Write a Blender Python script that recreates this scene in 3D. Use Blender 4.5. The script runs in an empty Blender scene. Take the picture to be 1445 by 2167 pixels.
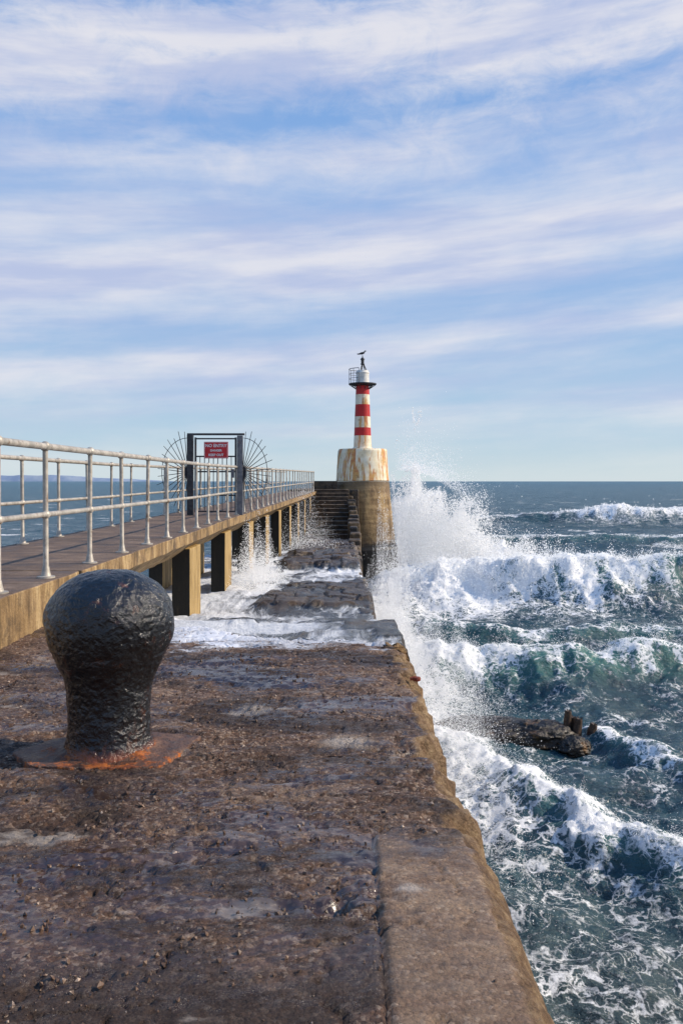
import bpy, math, random
import numpy as np
R=math.radians
rng=np.random.default_rng(7); random.seed(3)
scene=bpy.context.scene
col=scene.collection
EYE_PIER=-1.157; SEA=-6.0

# ------------------------------------------------ noise
_perm=rng.permutation(512).astype(np.int64)
def _h(i,j,k=0): return _perm[(_perm[(_perm[i%512]+j)%512]+k)%512]
def pn2(x,y,seed=0):
    x=np.asarray(x,float)+seed*17.13; y=np.asarray(y,float)+seed*9.71
    i=np.floor(x).astype(np.int64); j=np.floor(y).astype(np.int64)
    fx=x-i; fy=y-j
    u=fx*fx*fx*(fx*(fx*6-15)+10); v=fy*fy*fy*(fy*(fy*6-15)+10)
    def g(a,b,dx,dy):
        t=_h(a,b,seed)*(2*math.pi/512); return np.cos(t)*dx+np.sin(t)*dy
    return 1.5*((g(i,j,fx,fy)*(1-u)+g(i+1,j,fx-1,fy)*u)*(1-v)+(g(i,j+1,fx,fy-1)*(1-u)+g(i+1,j+1,fx-1,fy-1)*u)*v)
def fbm(x,y,o=4,seed=0,gain=.5):
    s=0;a=1;t=0
    for k in range(o):
        s=s+a*pn2(x*2**k,y*2**k,seed+k); t+=a; a*=gain
    return s/t
def vn3(x,y,z,seed=0):
    i=np.floor(x).astype(np.int64); j=np.floor(y).astype(np.int64); k=np.floor(z).astype(np.int64)
    f=[x-i,y-j,z-k]; f=[a*a*(3-2*a) for a in f]
    def g(a,b,c): return _h(a,b+seed,c)/255.5-1
    r=0
    for a in (0,1):
        for b in (0,1):
            for c in (0,1):
                r=r+g(i+a,j+b,k+c)*(f[0] if a else 1-f[0])*(f[1] if b else 1-f[1])*(f[2] if c else 1-f[2])
    return r
def fbm3(x,y,z,o=3,seed=0,gain=.5):
    s=0;a=1;t=0
    for k in range(o):
        s=s+a*vn3(x*2**k,y*2**k,z*2**k,seed+k); t+=a; a*=gain
    return s/t
def sstep(a,b,x):
    t=np.clip((x-a)/(b-a),0,1); return t*t*(3-2*t)

# ------------------------------------------------ mesh helpers
def link(o,parent=None):
    col.objects.link(o)
    if parent: o.parent=parent
    return o
def np_mesh(name,V,F,smooth=True,attrs=None):
    me=bpy.data.meshes.new(name); V=np.ascontiguousarray(V,dtype=np.float32); F=np.ascontiguousarray(F,dtype=np.int32)
    n=F.shape[1]
    me.vertices.add(len(V)); me.vertices.foreach_set('co',V.ravel())
    me.loops.add(F.size); me.loops.foreach_set('vertex_index',F.ravel())
    me.polygons.add(len(F)); me.polygons.foreach_set('loop_start',np.arange(0,F.size,n,dtype=np.int32))
    try: me.polygons.foreach_set('loop_total',np.full(len(F),n,dtype=np.int32))
    except Exception: pass
    me.polygons.foreach_set('use_smooth',np.full(len(F),smooth))
    if attrs:
        for k,a in attrs.items():
            at=me.attributes.new(k,'FLOAT','POINT'); at.data.foreach_set('value',np.ascontiguousarray(a,dtype=np.float32).ravel())
    me.update(calc_edges=True); me.validate()
    return me
def grid_faces(ny,nx):
    i=np.arange(ny-1)[:,None]*nx+np.arange(nx-1)[None,:]
    return np.stack([i,i+1,i+nx+1,i+nx],-1).reshape(-1,4)
def np_obj(name,V,F,mat,parent=None,smooth=True,attrs=None):
    me=np_mesh(name,V,F,smooth,attrs); me.materials.append(mat)
    return link(bpy.data.objects.new(name,me),parent)
class MB:
    def __init__(s): s.v=[]; s.f=[]
    def add(s,v,f):
        b=len(s.v); s.v+= [tuple(p) for p in v]; s.f+=[tuple(i+b for i in q) for q in f]; return s
    def box(s,x0,x1,y0,y1,z0,z1):
        return s.add([(x0,y0,z0),(x1,y0,z0),(x1,y1,z0),(x0,y1,z0),(x0,y0,z1),(x1,y0,z1),(x1,y1,z1),(x0,y1,z1)],
            [(0,3,2,1),(4,5,6,7),(0,1,5,4),(1,2,6,5),(2,3,7,6),(3,0,4,7)])
    def path(s,pts,rad,seg=10,cap=True):
        P=np.array(pts,float); n=len(P); rr=[rad]*n if np.isscalar(rad) else rad
        V=[];F=[]
        up=np.array([0,0,1.])
        prev=None
        for i in range(n):
            t=P[min(i+1,n-1)]-P[max(i-1,0)]; t=t/np.linalg.norm(t)
            if prev is None:
                a=np.cross(t,up if abs(t[2])<.9 else np.array([1.,0,0]))
            else: a=prev-t*np.dot(prev,t)
            a/=np.linalg.norm(a); prev=a; b=np.cross(t,a)
            for k in range(seg):
                th=2*math.pi*k/seg; V.append(P[i]+rr[i]*(math.cos(th)*a+math.sin(th)*b))
        for i in range(n-1):
            for k in range(seg):
                k2=(k+1)%seg; F.append((i*seg+k,i*seg+k2,(i+1)*seg+k2,(i+1)*seg+k))
        if cap: F.append(tuple(range(seg))[::-1]); F.append(tuple((n-1)*seg+k for k in range(seg)))
        return s.add(V,F)
    def lathe(s,prof,seg=32,c=(0,0,0)):
        V=[];F=[]
        for r,z in prof:
            for k in range(seg):
                th=2*math.pi*k/seg; V.append((c[0]+r*math.cos(th),c[1]+r*math.sin(th),c[2]+z))
        for i in range(len(prof)-1):
            for k in range(seg):
                k2=(k+1)%seg; F.append((i*seg+k,i*seg+k2,(i+1)*seg+k2,(i+1)*seg+k))
        F.append(tuple(range(seg))[::-1]); F.append(tuple((len(prof)-1)*seg+k for k in range(seg)))
        return s.add(V,F)
    def ball(s,c,r,seg=12,rings=8):
        prof=[(max(r*math.sin(math.pi*i/rings),1e-4),-r*math.cos(math.pi*i/rings)) for i in range(rings+1)]
        return s.lathe(prof,seg,c)
    def build(s,name,mat,parent=None,smooth=True,bevel=0):
        me=bpy.data.meshes.new(name); me.from_pydata(s.v,[],s.f); me.materials.append(mat)
        if smooth:
            me.polygons.foreach_set('use_smooth',[True]*len(me.polygons))
            try: me.set_sharp_from_angle(angle=R(40))
            except Exception: pass
        me.update()
        o=link(bpy.data.objects.new(name,me),parent)
        if bevel:
            b=o.modifiers.new('Bevel','BEVEL'); b.width=bevel; b.segments=2
        return o
def tag(o,label=None,cat=None,group=None,kind=None):
    if label:o['label']=label
    if cat:o['category']=cat
    if group:o['group']=group
    if kind:o['kind']=kind
    return o
def empty(name,loc=(0,0,0)):
    o=bpy.data.objects.new(name,None); o.location=loc; o.empty_display_size=.1; return link(o)

# ------------------------------------------------ material helpers
class NT:
    def __init__(s,nt): s.nt=nt
    def n(s,typ,ins=None,**props):
        x=s.nt.nodes.new(typ)
        for k,v in props.items(): setattr(x,k,v)
        if ins:
            for k,v in ins.items():
                sock=x.inputs[k]
                if isinstance(v,bpy.types.NodeSocket): s.nt.links.new(v,sock)
                else: sock.default_value=v
        return x
    def math(s,op,a,b=None,c=None,clamp=False):
        i={0:a}
        if b is not None:i[1]=b
        if c is not None:i[2]=c
        x=s.n('ShaderNodeMath',i,operation=op); x.use_clamp=clamp; return x.outputs[0]
    def noise(s,vec,scale,detail=5,rough=.55,dist=0.):
        return s.n('ShaderNodeTexNoise',{'Vector':vec,'Scale':scale,'Detail':detail,'Roughness':rough,'Distortion':dist}).outputs
    def ss(s,v,a,b,lo=0.,hi=1.):
        return s.n('ShaderNodeMapRange',{'Value':v,'From Min':a,'From Max':b,'To Min':lo,'To Max':hi},interpolation_type='SMOOTHSTEP').outputs[0]
    def mix(s,f,a,b,mode='MIX'):
        x=s.n('ShaderNodeMix',data_type='RGBA',blend_type=mode)
        for k,v in ((0,f),(6,a),(7,b)):
            if isinstance(v,bpy.types.NodeSocket): s.nt.links.new(v,x.inputs[k])
            else: x.inputs[k].default_value=(tuple(v)+(1,) if k else v) if not np.isscalar(v) else v
        return x.outputs[2]
    def ramp(s,f,stops,interp='LINEAR'):
        x=s.n('ShaderNodeValToRGB',{0:f}); cr=x.color_ramp; cr.interpolation=interp
        while len(cr.elements)<len(stops): cr.elements.new(.5)
        for e,(p,c) in zip(cr.elements,stops): e.position=p; e.color=tuple(c)+(1,) if not np.isscalar(c) else (c,c,c,1)
        return x.outputs[0]
    def scale(s,vec,sc):
        return s.n('ShaderNodeMapping',{'Vector':vec,'Scale':sc}).outputs[0]
    def bump(s,h,st,dist=.02,normal=None):
        i={'Height':h,'Strength':st,'Distance':dist}
        if normal is not None:i['Normal']=normal
        return s.n('ShaderNodeBump',i).outputs[0]
    def pos(s): return s.n('ShaderNodeNewGeometry').outputs['Position']
    def obj(s): return s.n('ShaderNodeTexCoord').outputs['Object']
    def attr(s,name): return s.n('ShaderNodeAttribute',attribute_name=name).outputs['Fac']
def newmat(name):
    m=bpy.data.materials.new(name); m.use_nodes=True; nt=m.node_tree; nt.nodes.clear()
    N=NT(nt); b=N.n('ShaderNodeBsdfPrincipled'); o=N.n('ShaderNodeOutputMaterial'); nt.links.new(b.outputs[0],o.inputs[0])
    return m,N,b,o
def setb(N,b,**kw):
    for k,v in kw.items():
        k={'color':'Base Color','rough':'Roughness','normal':'Normal','metal':'Metallic','spec':'Specular IOR Level','coat':'Coat Weight'}[k]
        if isinstance(v,bpy.types.NodeSocket): N.nt.links.new(v,b.inputs[k])
        else: b.inputs[k].default_value=tuple(v)+(1,) if k=='Base Color' else v
def simple(name,c1,c2,scale=4,rough=.7,bs=.3,bd=.01,bscale=30,c3=None,s3=1.5,t3=(.5,.62),metal=0,spec=.4,stretch=(1,1,1),useobj=False,rough3=None):
    m,N,b,o=newmat(name); p=N.obj() if useobj else N.pos(); ps=N.scale(p,stretch)
    n1=N.noise(ps,scale,6,.6)[0]; c=N.mix(N.ss(n1,.35,.65),c1,c2)
    if c3 is not None:
        n3=N.noise(ps,s3,8,.65)[0]; f=N.ss(n3,*t3); c=N.mix(f,c,c3)
        if rough3 is not None: setb(N,b,rough=N.ss(n3,t3[0],t3[1],rough,rough3))
        else: setb(N,b,rough=rough)
    else: setb(N,b,rough=rough)
    n2=N.noise(p,bscale,5,.6)[0]
    setb(N,b,color=c,normal=N.bump(n2,bs,bd),metal=metal,spec=spec)
    return m

# --- concrete deck in the foreground
def deck_mat():
    m,N,b,o=newmat('wet_aggregate_concrete'); p=N.pos()
    pf=N.scale(p,(.6,1.1,1))
    big=N.noise(pf,1.5,9,.68,.6)[0]; mid=N.noise(pf,8,9,.75)[0]; fine=N.noise(p,75,5,.7)[0]
    brk=N.noise(pf,19,7,.8,.3)[0]; grit=N.noise(N.scale(p,(.8,1.3,1)),34,6,.8)[0]
    vo=N.n('ShaderNodeTexVoronoi',{'Vector':p,'Scale':85.}); vo2=N.n('ShaderNodeTexVoronoi',{'Vector':p,'Scale':38.})
    base=N.ramp(mid,[(.32,(.045,.019,.011)),(.44,(.12,.058,.034)),(.54,(.21,.115,.068)),(.68,(.42,.27,.175))])
    sv=N.n('ShaderNodeSeparateColor',{0:vo.outputs['Color']}).outputs[0]
    stone=N.ramp(sv,[(0.,(.014,.007,.005)),(.45,(.12,.06,.037)),(.75,(.27,.155,.095)),(1.,(.75,.58,.44))])
    c=N.mix(.5,base,stone)
    c=N.mix(N.ss(grit,.36,.5,.8,.0),c,(.018,.009,.006))
    c=N.mix(N.ss(grit,.56,.68,0.,.6),c,(.42,.30,.22))
    bl=N.noise(N.scale(p,(.7,1.2,1)),1.7,9,.7,.5)[0]
    dark=N.ss(bl,.46,.56,0,.8); c=N.mix(dark,c,(.036,.02,.014))
    lite=N.ss(bl,.43,.36,0,.5); c=N.mix(N.math('MULTIPLY',lite,N.ss(mid,.4,.55)),c,(.38,.26,.18))
    sm=N.attr('smooth_slab'); pale=N.attr('pale'); wet=N.attr('wet')
    slab=N.mix(N.ss(mid,.35,.65),(.22,.13,.075),(.38,.26,.165))
    slab=N.mix(N.ss(grit,.36,.52,.6,0.),slab,(.09,.05,.03)); slab=N.mix(N.ss(bl,.45,.65,0,.45),slab,(.1,.062,.04))
    slab=N.mix(.18,slab,stone)
    c=N.mix(N.math('MULTIPLY',sm,.9),c,slab)
    c=N.mix(N.math('MULTIPLY',pale,N.ss(mid,.36,.48)),c,(.52,.44,.37))
    tan=N.attr('face'); fc=N.noise(N.scale(p,(1,1,1.6)),8,9,.75)[0]
    c=N.mix(tan,c,N.ramp(fc,[(.3,(.05,.028,.014)),(.45,(.2,.115,.055)),(.56,(.38,.25,.13)),(.7,(.55,.4,.24))]))
    puddle=N.math('MULTIPLY',N.ss(big,.40,.54),N.ss(brk,.47,.55)); puddle=N.math('MULTIPLY',puddle,wet,clamp=True)
    pool=N.math('MULTIPLY',N.ss(big,.54,.575),N.ss(wet,.45,.9)); pool=N.math('MULTIPLY',pool,N.ss(brk,.62,.54),clamp=True)
    anyw=N.math('MAXIMUM',puddle,pool)
    c=N.mix(N.math('MULTIPLY',anyw,.65),c,(.028,.017,.014))
    foam=N.attr('foam'); fv=N.noise(N.scale(p,(1,2.2,1)),5,9,.72,1.)[0]
    ff=N.ss(N.math('ADD',foam,N.math('MULTIPLY',fv,1.2)),1.06,1.3)
    c=N.mix(ff,c,(.70,.71,.75))
    rough=N.math('SUBTRACT',N.ss(mid,.3,.7,.5,.8),N.math('MULTIPLY',puddle,.42)); rough=N.math('SUBTRACT',rough,N.math('MULTIPLY',dark,.15))
    rough=N.math('MULTIPLY',rough,N.math('SUBTRACT',1.,N.math('MULTIPLY',pool,.7)))
    rough=N.math('MAXIMUM',rough,N.math('MULTIPLY',ff,.7))
    h=N.math('ADD',N.math('MULTIPLY',vo.outputs['Distance'],-.5),N.math('MULTIPLY',fine,.7))
    h=N.math('ADD',h,N.math('MULTIPLY',vo2.outputs['Distance'],-.5)); h=N.math('ADD',h,N.math('MULTIPLY',grit,1.8))
    st=N.math('SUBTRACT',1.,N.math('MULTIPLY',puddle,.65),clamp=True); st=N.math('MULTIPLY',st,N.math('SUBTRACT',1.,N.math('MULTIPLY',pool,.9))); st=N.math('MULTIPLY',st,N.math('SUBTRACT',1.,N.math('MULTIPLY',sm,.4)))
    nb=N.n('ShaderNodeBump',{'Height':h,'Strength':st,'Distance':.014}).outputs[0]
    nb=N.n('ShaderNodeBump',{'Height':mid,'Strength':N.math('SUBTRACT',.5,N.math('MULTIPLY',pool,.45)),'Distance':.02,'Normal':nb}).outputs[0]
    setb(N,b,color=c,rough=rough,normal=nb,spec=N.math('ADD',.35,N.math('MULTIPLY',anyw,.4)))
    return m
DECK=deck_mat()
def ruin_mat():
    m,N,b,o=newmat('wave_washed_stone'); p=N.pos()
    n=N.noise(p,2.2,8,.65)[0]; f=N.noise(N.scale(p,(1.6,.45,1)),1.3,10,.78,1.2)[0]
    c=N.ramp(n,[(.3,(.014,.011,.009)),(.5,(.05,.031,.02)),(.62,(.11,.068,.034)),(.8,(.22,.15,.09))])
    a=N.attr('foam')
    t=N.math('ADD',a,N.math('MULTIPLY',f,1.2))
    wat=N.ss(t,.85,1.05); c=N.mix(N.math('MULTIPLY',wat,.7),c,(.07,.09,.11))
    ff=N.ss(t,1.05,1.3,0,.92)
    c=N.mix(ff,c,(.80,.82,.85))
    setb(N,b,color=c,rough=N.math('ADD',.22,N.math('MULTIPLY',ff,.6)),normal=N.bump(N.math('ADD',N.noise(p,11,7,.75)[0],N.math('MULTIPLY',f,1.2)),.9,.06),spec=.5)
    return m
RUIN=ruin_mat()
def walk_mat():
    m,N,b,o=newmat('walkway_concrete'); p=N.pos()
    n=N.noise(p,3.,8,.65)[0]; f=N.noise(p,40,5,.7)[0]; st=N.noise(N.scale(p,(6,5,.9)),1.6,8,.7)[0]
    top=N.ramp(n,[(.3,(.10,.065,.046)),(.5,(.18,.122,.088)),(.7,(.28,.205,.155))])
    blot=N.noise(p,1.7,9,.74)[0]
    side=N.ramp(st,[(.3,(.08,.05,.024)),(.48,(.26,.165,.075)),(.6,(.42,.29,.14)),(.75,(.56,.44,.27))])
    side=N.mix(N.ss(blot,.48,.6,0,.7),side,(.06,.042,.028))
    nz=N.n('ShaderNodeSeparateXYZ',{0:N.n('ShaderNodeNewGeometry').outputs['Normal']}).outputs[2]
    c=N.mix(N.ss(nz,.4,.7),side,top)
    sy=N.n('ShaderNodeSeparateXYZ',{0:p}).outputs[1]
    j=N.math('ABSOLUTE',N.math('SUBTRACT',N.math('FRACT',N.math('DIVIDE',sy,.61)),.5))
    jl=N.math('MULTIPLY',N.ss(j,.485,.497),N.ss(nz,.4,.7)); c=N.mix(jl,c,(.03,.02,.014))
    c=N.mix(N.ss(f,.5,.75,0,.5),c,(.05,.035,.025))
    c=N.mix(N.math('MULTIPLY',N.ss(blot,.45,.62,0,.5),N.ss(nz,.4,.7)),c,(.06,.045,.037))
    h=N.math('SUBTRACT',f,N.math('MULTIPLY',jl,1.5)); h=N.math('ADD',h,N.math('MULTIPLY',blot,2.))
    setb(N,b,color=c,rough=N.ss(n,.3,.6,.5,.85),normal=N.bump(h,.8,.016),spec=.3)
    return m
WALK=walk_mat()
def pile_mat(front=False):
    m,N,b,o=newmat('algae_and_side_shade_concrete_'+('dark' if front else 'tan')); p=N.pos()
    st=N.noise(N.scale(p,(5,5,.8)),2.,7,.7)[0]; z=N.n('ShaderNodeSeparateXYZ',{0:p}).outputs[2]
    if front: c=N.ramp(st,[(.3,(.006,.006,.005)),(.6,(.014,.012,.009)),(.75,(.05,.035,.018))])  # wet black stain plus shade of the sides away from the sun, as colour
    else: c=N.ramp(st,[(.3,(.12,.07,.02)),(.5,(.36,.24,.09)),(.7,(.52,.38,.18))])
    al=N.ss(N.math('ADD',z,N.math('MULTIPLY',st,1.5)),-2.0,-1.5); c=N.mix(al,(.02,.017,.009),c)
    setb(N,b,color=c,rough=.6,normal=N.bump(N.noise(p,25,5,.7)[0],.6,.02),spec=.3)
    return m
PILE=pile_mat(); PILESHADE=pile_mat(True)
def galv():
    m,N,b,o=newmat('weathered_galvanised_steel'); p=N.pos()
    n=N.noise(p,9,7,.7)[0]; r=N.noise(N.scale(p,(1,1,.5)),14,6,.7)[0]
    c=N.mix(N.ss(n,.35,.65),(.30,.275,.235),(.52,.47,.4)); c=N.mix(N.ss(r,.55,.68,0,.8),c,(.17,.09,.045))
    setb(N,b,color=c,rough=.5,metal=.25,normal=N.bump(N.noise(p,90,4,.6)[0],.35,.005)); return m
GALV=galv()
DARKMETAL=simple('black_painted_steel',(.018,.02,.025),(.05,.05,.055),9,.45,.3,.004,60,c3=(.13,.055,.025),s3=8,t3=(.58,.7))
GREYMETAL=simple('grey_painted_steel',(.1,.105,.12),(.17,.17,.18),9,.5,.3,.004,60,c3=(.13,.055,.025),s3=8,t3=(.6,.7))
SIGNRED=simple('red_sign_enamel',(.5,.012,.02),(.58,.02,.03),9,.4,.05,.002,30,c3=(.3,.02,.02),s3=4,t3=(.6,.7))
SIGNWHITE=simple('white_sign_lettering',(.8,.78,.76),(.7,.68,.66),9,.5,.05,.002,30)
def bollard_mat():
    m,N,b,o=newmat('thick_black_bollard_paint'); p=N.obj()
    n=N.noise(p,5,8,.7)[0]; z=N.n('ShaderNodeSeparateXYZ',{0:p}).outputs[2]
    n2=N.noise(N.scale(p,(1,1,.6)),11,8,.75)[0]
    c=N.mix(N.ss(n,.35,.7),(.004,.0045,.006),(.011,.011,.013))
    rust=N.ss(N.math('ADD',n2,N.math('MULTIPLY',N.math('SUBTRACT',n,.5),.6)),.58,.7)
    c=N.mix(N.math('MULTIPLY',rust,.75),c,(.095,.028,.01))
    low=N.ss(N.math('ADD',z,N.math('MULTIPLY',N.math('SUBTRACT',n2,.5),.14)),.0,.06); c=N.mix(low,(.22,.06,.016),c)
    pit=N.n('ShaderNodeTexVoronoi',{'Vector':p,'Scale':48.},feature='SMOOTH_F1').outputs['Distance']
    h=N.math('ADD',N.noise(p,24,4,.55,.5)[0],N.math('MULTIPLY',N.noise(p,70,4,.65)[0],.5)); h=N.math('ADD',h,N.math('MULTIPLY',pit,.4))
    setb(N,b,color=c,rough=N.ss(n2,.4,.7,.13,.3),normal=N.bump(h,.85,.016),spec=.6); return m
BOLL=bollard_mat()
def plate_mat():
    m,N,b,o=newmat('rusted_iron_plate'); p=N.obj(); s_=N.n('ShaderNodeSeparateXYZ',{0:p})
    n=N.noise(p,9,9,.74)[0]; f=N.noise(p,50,5,.7)[0]
    c=N.ramp(n,[(.36,(.03,.016,.011)),(.48,(.11,.05,.03)),(.6,(.19,.11,.075))])
    t=N.math('ADD',n,N.math('MULTIPLY',s_.outputs[1],-.45)); t=N.math('SUBTRACT',t,N.math('MULTIPLY',N.math('ABSOLUTE',s_.outputs[0]),.2))
    c=N.mix(N.ss(t,.53,.6),c,N.mix(N.ss(f,.4,.6),(.5,.14,.02),(.16,.04,.015)))
    setb(N,b,color=c,rough=N.ss(n,.4,.6,.3,.7),normal=N.bump(N.math('ADD',n,f),.9,.016),spec=.45); return m
RUSTPLATE=plate_mat()
def lh_white(name,amt,c1,c2):
    m,N,b,o=newmat(name); p=N.pos(); z=N.n('ShaderNodeSeparateXYZ',{0:p}).outputs[2]
    st=N.noise(N.scale(p,(2.2,2.2,.28)),1.5,8,.62,.3)[0]; bl=N.noise(p,3.,8,.7)[0]
    c=N.mix(N.ss(bl,.35,.65),c1,c2)
    f=N.ss(st,amt,amt+.09,0,.92)
    rust=N.mix(N.ss(bl,.4,.6),(.45,.13,.018),(.62,.33,.09))
    c=N.mix(f,c,rust); c=N.mix(N.ss(bl,.6,.7),c,(.2,.11,.05))
    setb(N,b,color=c,rough=.65,normal=N.bump(bl,.3,.03)); return m
LHW=lh_white('weathered_white_paint',.50,(.82,.75,.6),(.68,.58,.41))
LHB=lh_white('rust_streaked_white_render',.465,(.82,.75,.58),(.72,.6,.38))
LHR=simple('weathered_red_paint',(.5,.010,.014),(.42,.015,.015),4,.5,.2,.01,20,c3=(.3,.08,.04),s3=3,t3=(.6,.72))
def lower_mat():
    m,N,b,o=newmat('tide_stained_base'); p=N.pos(); z=N.n('ShaderNodeSeparateXYZ',{0:p}).outputs[2]
    st=N.noise(N.scale(p,(1.8,1.8,.5)),1.2,9,.74)[0]; ho=N.noise(N.scale(p,(.4,.4,4)),1.,6,.65)[0]
    c=N.ramp(N.math('ADD',N.math('MULTIPLY',st,.65),N.math('MULTIPLY',ho,.35)),[(.36,(.06,.035,.016)),(.47,(.21,.13,.055)),(.58,(.40,.27,.12))])
    up=N.ss(N.math('ADD',z,N.math('MULTIPLY',st,1.)),-.3,.5); c=N.mix(up,c,(.14,.095,.05))
    md=N.ss(N.math('ADD',z,N.math('MULTIPLY',st,2.5)),-3.,-.2,.6,0.); c=N.mix(md,c,(.06,.042,.025))
    lo=N.ss(N.math('ADD',z,N.math('MULTIPLY',st,.9)),-3.4,-3.1); c=N.mix(lo,(.008,.007,.006),c)
    setb(N,b,color=c,rough=.5,normal=N.bump(N.noise(p,5,7,.7)[0],.6,.07),spec=.4); return m
LHL=lower_mat()
DARKSTONE=simple('dark_weedy_masonry',(.02,.015,.011),(.085,.055,.032),2.5,.5,.8,.06,8,c3=(.17,.105,.04),s3=1.4,t3=(.55,.68))
ROCK=simple('wet_weedy_rock',(.008,.008,.008),(.035,.025,.018),2.5,.28,.9,.08,9,c3=(.15,.08,.03),s3=2.2,t3=(.57,.68))
TIMBER=simple('rotten_timber',(.03,.017,.01),(.09,.052,.03),5,.6,.9,.03,14,stretch=(3,3,.5),c3=(.14,.08,.045),s3=5,t3=(.56,.68))
STONE=simple('loose_stone',(.05,.028,.018),(.16,.095,.06),9,.5,.4,.004,80,c3=(.45,.34,.26),s3=15,t3=(.54,.62))
BIRD=simple('bird_plumage',(.03,.03,.035),(.06,.06,.065),20,.7,.2,.004,60)
def hills_mat():
    m,N,b,o=newmat('distant_hazy_land'); p=N.pos()
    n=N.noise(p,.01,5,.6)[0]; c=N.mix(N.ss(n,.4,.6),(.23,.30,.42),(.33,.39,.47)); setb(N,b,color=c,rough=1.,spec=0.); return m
HILLS=hills_mat()
def water_mat():
    m,N,b,o=newmat('sea_water'); nt=N.nt; p=N.pos()
    foam=N.attr('foam'); green=N.attr('green')
    def warp(q,sc,amp):
        w=N.n('ShaderNodeVectorMath',{0:N.noise(p,sc,3,.6)[1],1:(.5,.5,.5)},operation='SUBTRACT').outputs[0]
        w=N.n('ShaderNodeVectorMath',{0:w,'Scale':amp},operation='SCALE').outputs[0]
        return N.n('ShaderNodeVectorMath',{0:q,1:w},operation='ADD').outputs[0]
    q=warp(p,.9,1.6); q=N.scale(q,(.8,1.1,.8)); q=warp(q,4.5,.4)
    v1=N.n('ShaderNodeTexVoronoi',{'Vector':q,'Scale':1.7},feature='DISTANCE_TO_EDGE').outputs['Distance']
    v2=N.n('ShaderNodeTexVoronoi',{'Vector':q,'Scale':4.6},feature='DISTANCE_TO_EDGE').outputs['Distance']
    l1=N.ss(v1,0.,.13,1.,0.); l2=N.ss(v2,0.,.16,.85,0.)
    L=N.math('MAXIMUM',l1,l2)
    nf=N.noise(q,1.0,9,.72)[0]; nn=N.noise(p,7,8,.8)[0]
    t=N.math('ADD',foam,N.math('MULTIPLY',L,.50)); t=N.math('ADD',t,N.math('MULTIPLY',N.math('SUBTRACT',nf,.5),1.4)); t=N.math('ADD',t,N.math('MULTIPLY',N.math('SUBTRACT',nn,.5),1.2))
    ff=N.ss(t,.57,1.04)
    c=N.mix(green,(.016,.055,.076),(.055,.17,.145)); c=N.mix(N.math('MULTIPLY',foam,.6,clamp=True),c,(.10,.18,.19))
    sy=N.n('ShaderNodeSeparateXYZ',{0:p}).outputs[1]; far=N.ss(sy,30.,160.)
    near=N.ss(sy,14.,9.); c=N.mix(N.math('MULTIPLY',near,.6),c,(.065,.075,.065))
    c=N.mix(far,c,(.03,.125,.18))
    h=N.math('ADD',N.math('MULTIPLY',N.noise(N.scale(p,(.7,1.2,1)),1.3,7,.65)[0],1.1),N.math('MULTIPLY',N.noise(N.scale(p,(.8,1.2,1)),6,5,.65)[0],.22))
    wb=N.bump(h,1.,.26)
    h2=N.noise(N.scale(p,(.3,1.,1)),.3,7,.72)[0]; h2=N.math('MULTIPLY',h2,far); wb=N.bump(h2,1.,4.5,wb)
    setb(N,b,color=c,rough=N.math('ADD',.12,N.math('MULTIPLY',far,.22)),normal=wb); b.inputs['IOR'].default_value=1.33
    nt.links.new(N.math('SUBTRACT',.5,N.math('MULTIPLY',far,.12)),b.inputs['Specular IOR Level'])
    fb=N.n('ShaderNodeBsdfPrincipled',{'Roughness':.9,'Base Color':(.9,.89,.87,1),'Normal':N.bump(N.math('ADD',nn,N.math('MULTIPLY',nf,1.2)),.5,.08)})
    fb.inputs['Specular IOR Level'].default_value=.15
    mx=N.n('ShaderNodeMixShader',{0:ff,1:b.outputs[0],2:fb.outputs[0]}); nt.links.new(mx.outputs[0],o.inputs[0]); return m
WATER=water_mat()
SUN_EL=33.; SUN_AZ=84. # clockwise from +Y
from mathutils import Vector
sd=Vector((math.sin(R(SUN_AZ))*math.cos(R(SUN_EL)),math.cos(R(SUN_AZ))*math.cos(R(SUN_EL)),math.sin(R(SUN_EL))))
def spray_mat(name,tr,glow,bumpy=False):
    # small glow stands for the many scatterings inside dense white water
    m,N,b,o=newmat(name); nt=N.nt; ins={'Color':(.96,.96,.96,1)}
    if bumpy: ins['Normal']=N.bump(N.noise(N.pos(),3.2,9,.72,.5)[0],.8,.3)
    d=N.n('ShaderNodeBsdfDiffuse',ins); t=N.n('ShaderNodeBsdfTranslucent',{'Color':(.96,.96,.96,1)})
    mx=N.n('ShaderNodeMixShader',{0:tr,1:d.outputs[0],2:t.outputs[0]})
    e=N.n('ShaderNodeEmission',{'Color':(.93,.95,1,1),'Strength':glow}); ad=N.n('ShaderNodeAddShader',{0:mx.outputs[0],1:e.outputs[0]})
    nt.links.new(ad.outputs[0],o.inputs[0]); return m
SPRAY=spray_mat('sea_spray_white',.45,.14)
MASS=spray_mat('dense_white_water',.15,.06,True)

# ------------------------------------------------ SEA
def ridge(X,Y,pts):
    """signed distance (positive = seaward/back) and arc parameter in point-index units"""
    P=np.array(pts,float)[:, :2]
    best=np.full(X.shape,1e9); sg=np.zeros(X.shape); tt=np.zeros(X.shape)
    for i in range(len(P)-1):
        a=P[i]; b=P[i+1]; d=b-a; L2=d@d
        u=((X-a[0])*d[0]+(Y-a[1])*d[1])/L2; uc=np.clip(u,0,1)
        dx=X-(a[0]+uc*d[0]); dy=Y-(a[1]+uc*d[1]); D=np.hypot(dx,dy)
        cr=d[0]*dy-d[1]*dx
        m=D<best; best=np.where(m,D,best); sg=np.where(m,np.sign(cr),sg); tt=np.where(m,i+uc,tt)
    return best*sg,tt
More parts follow.
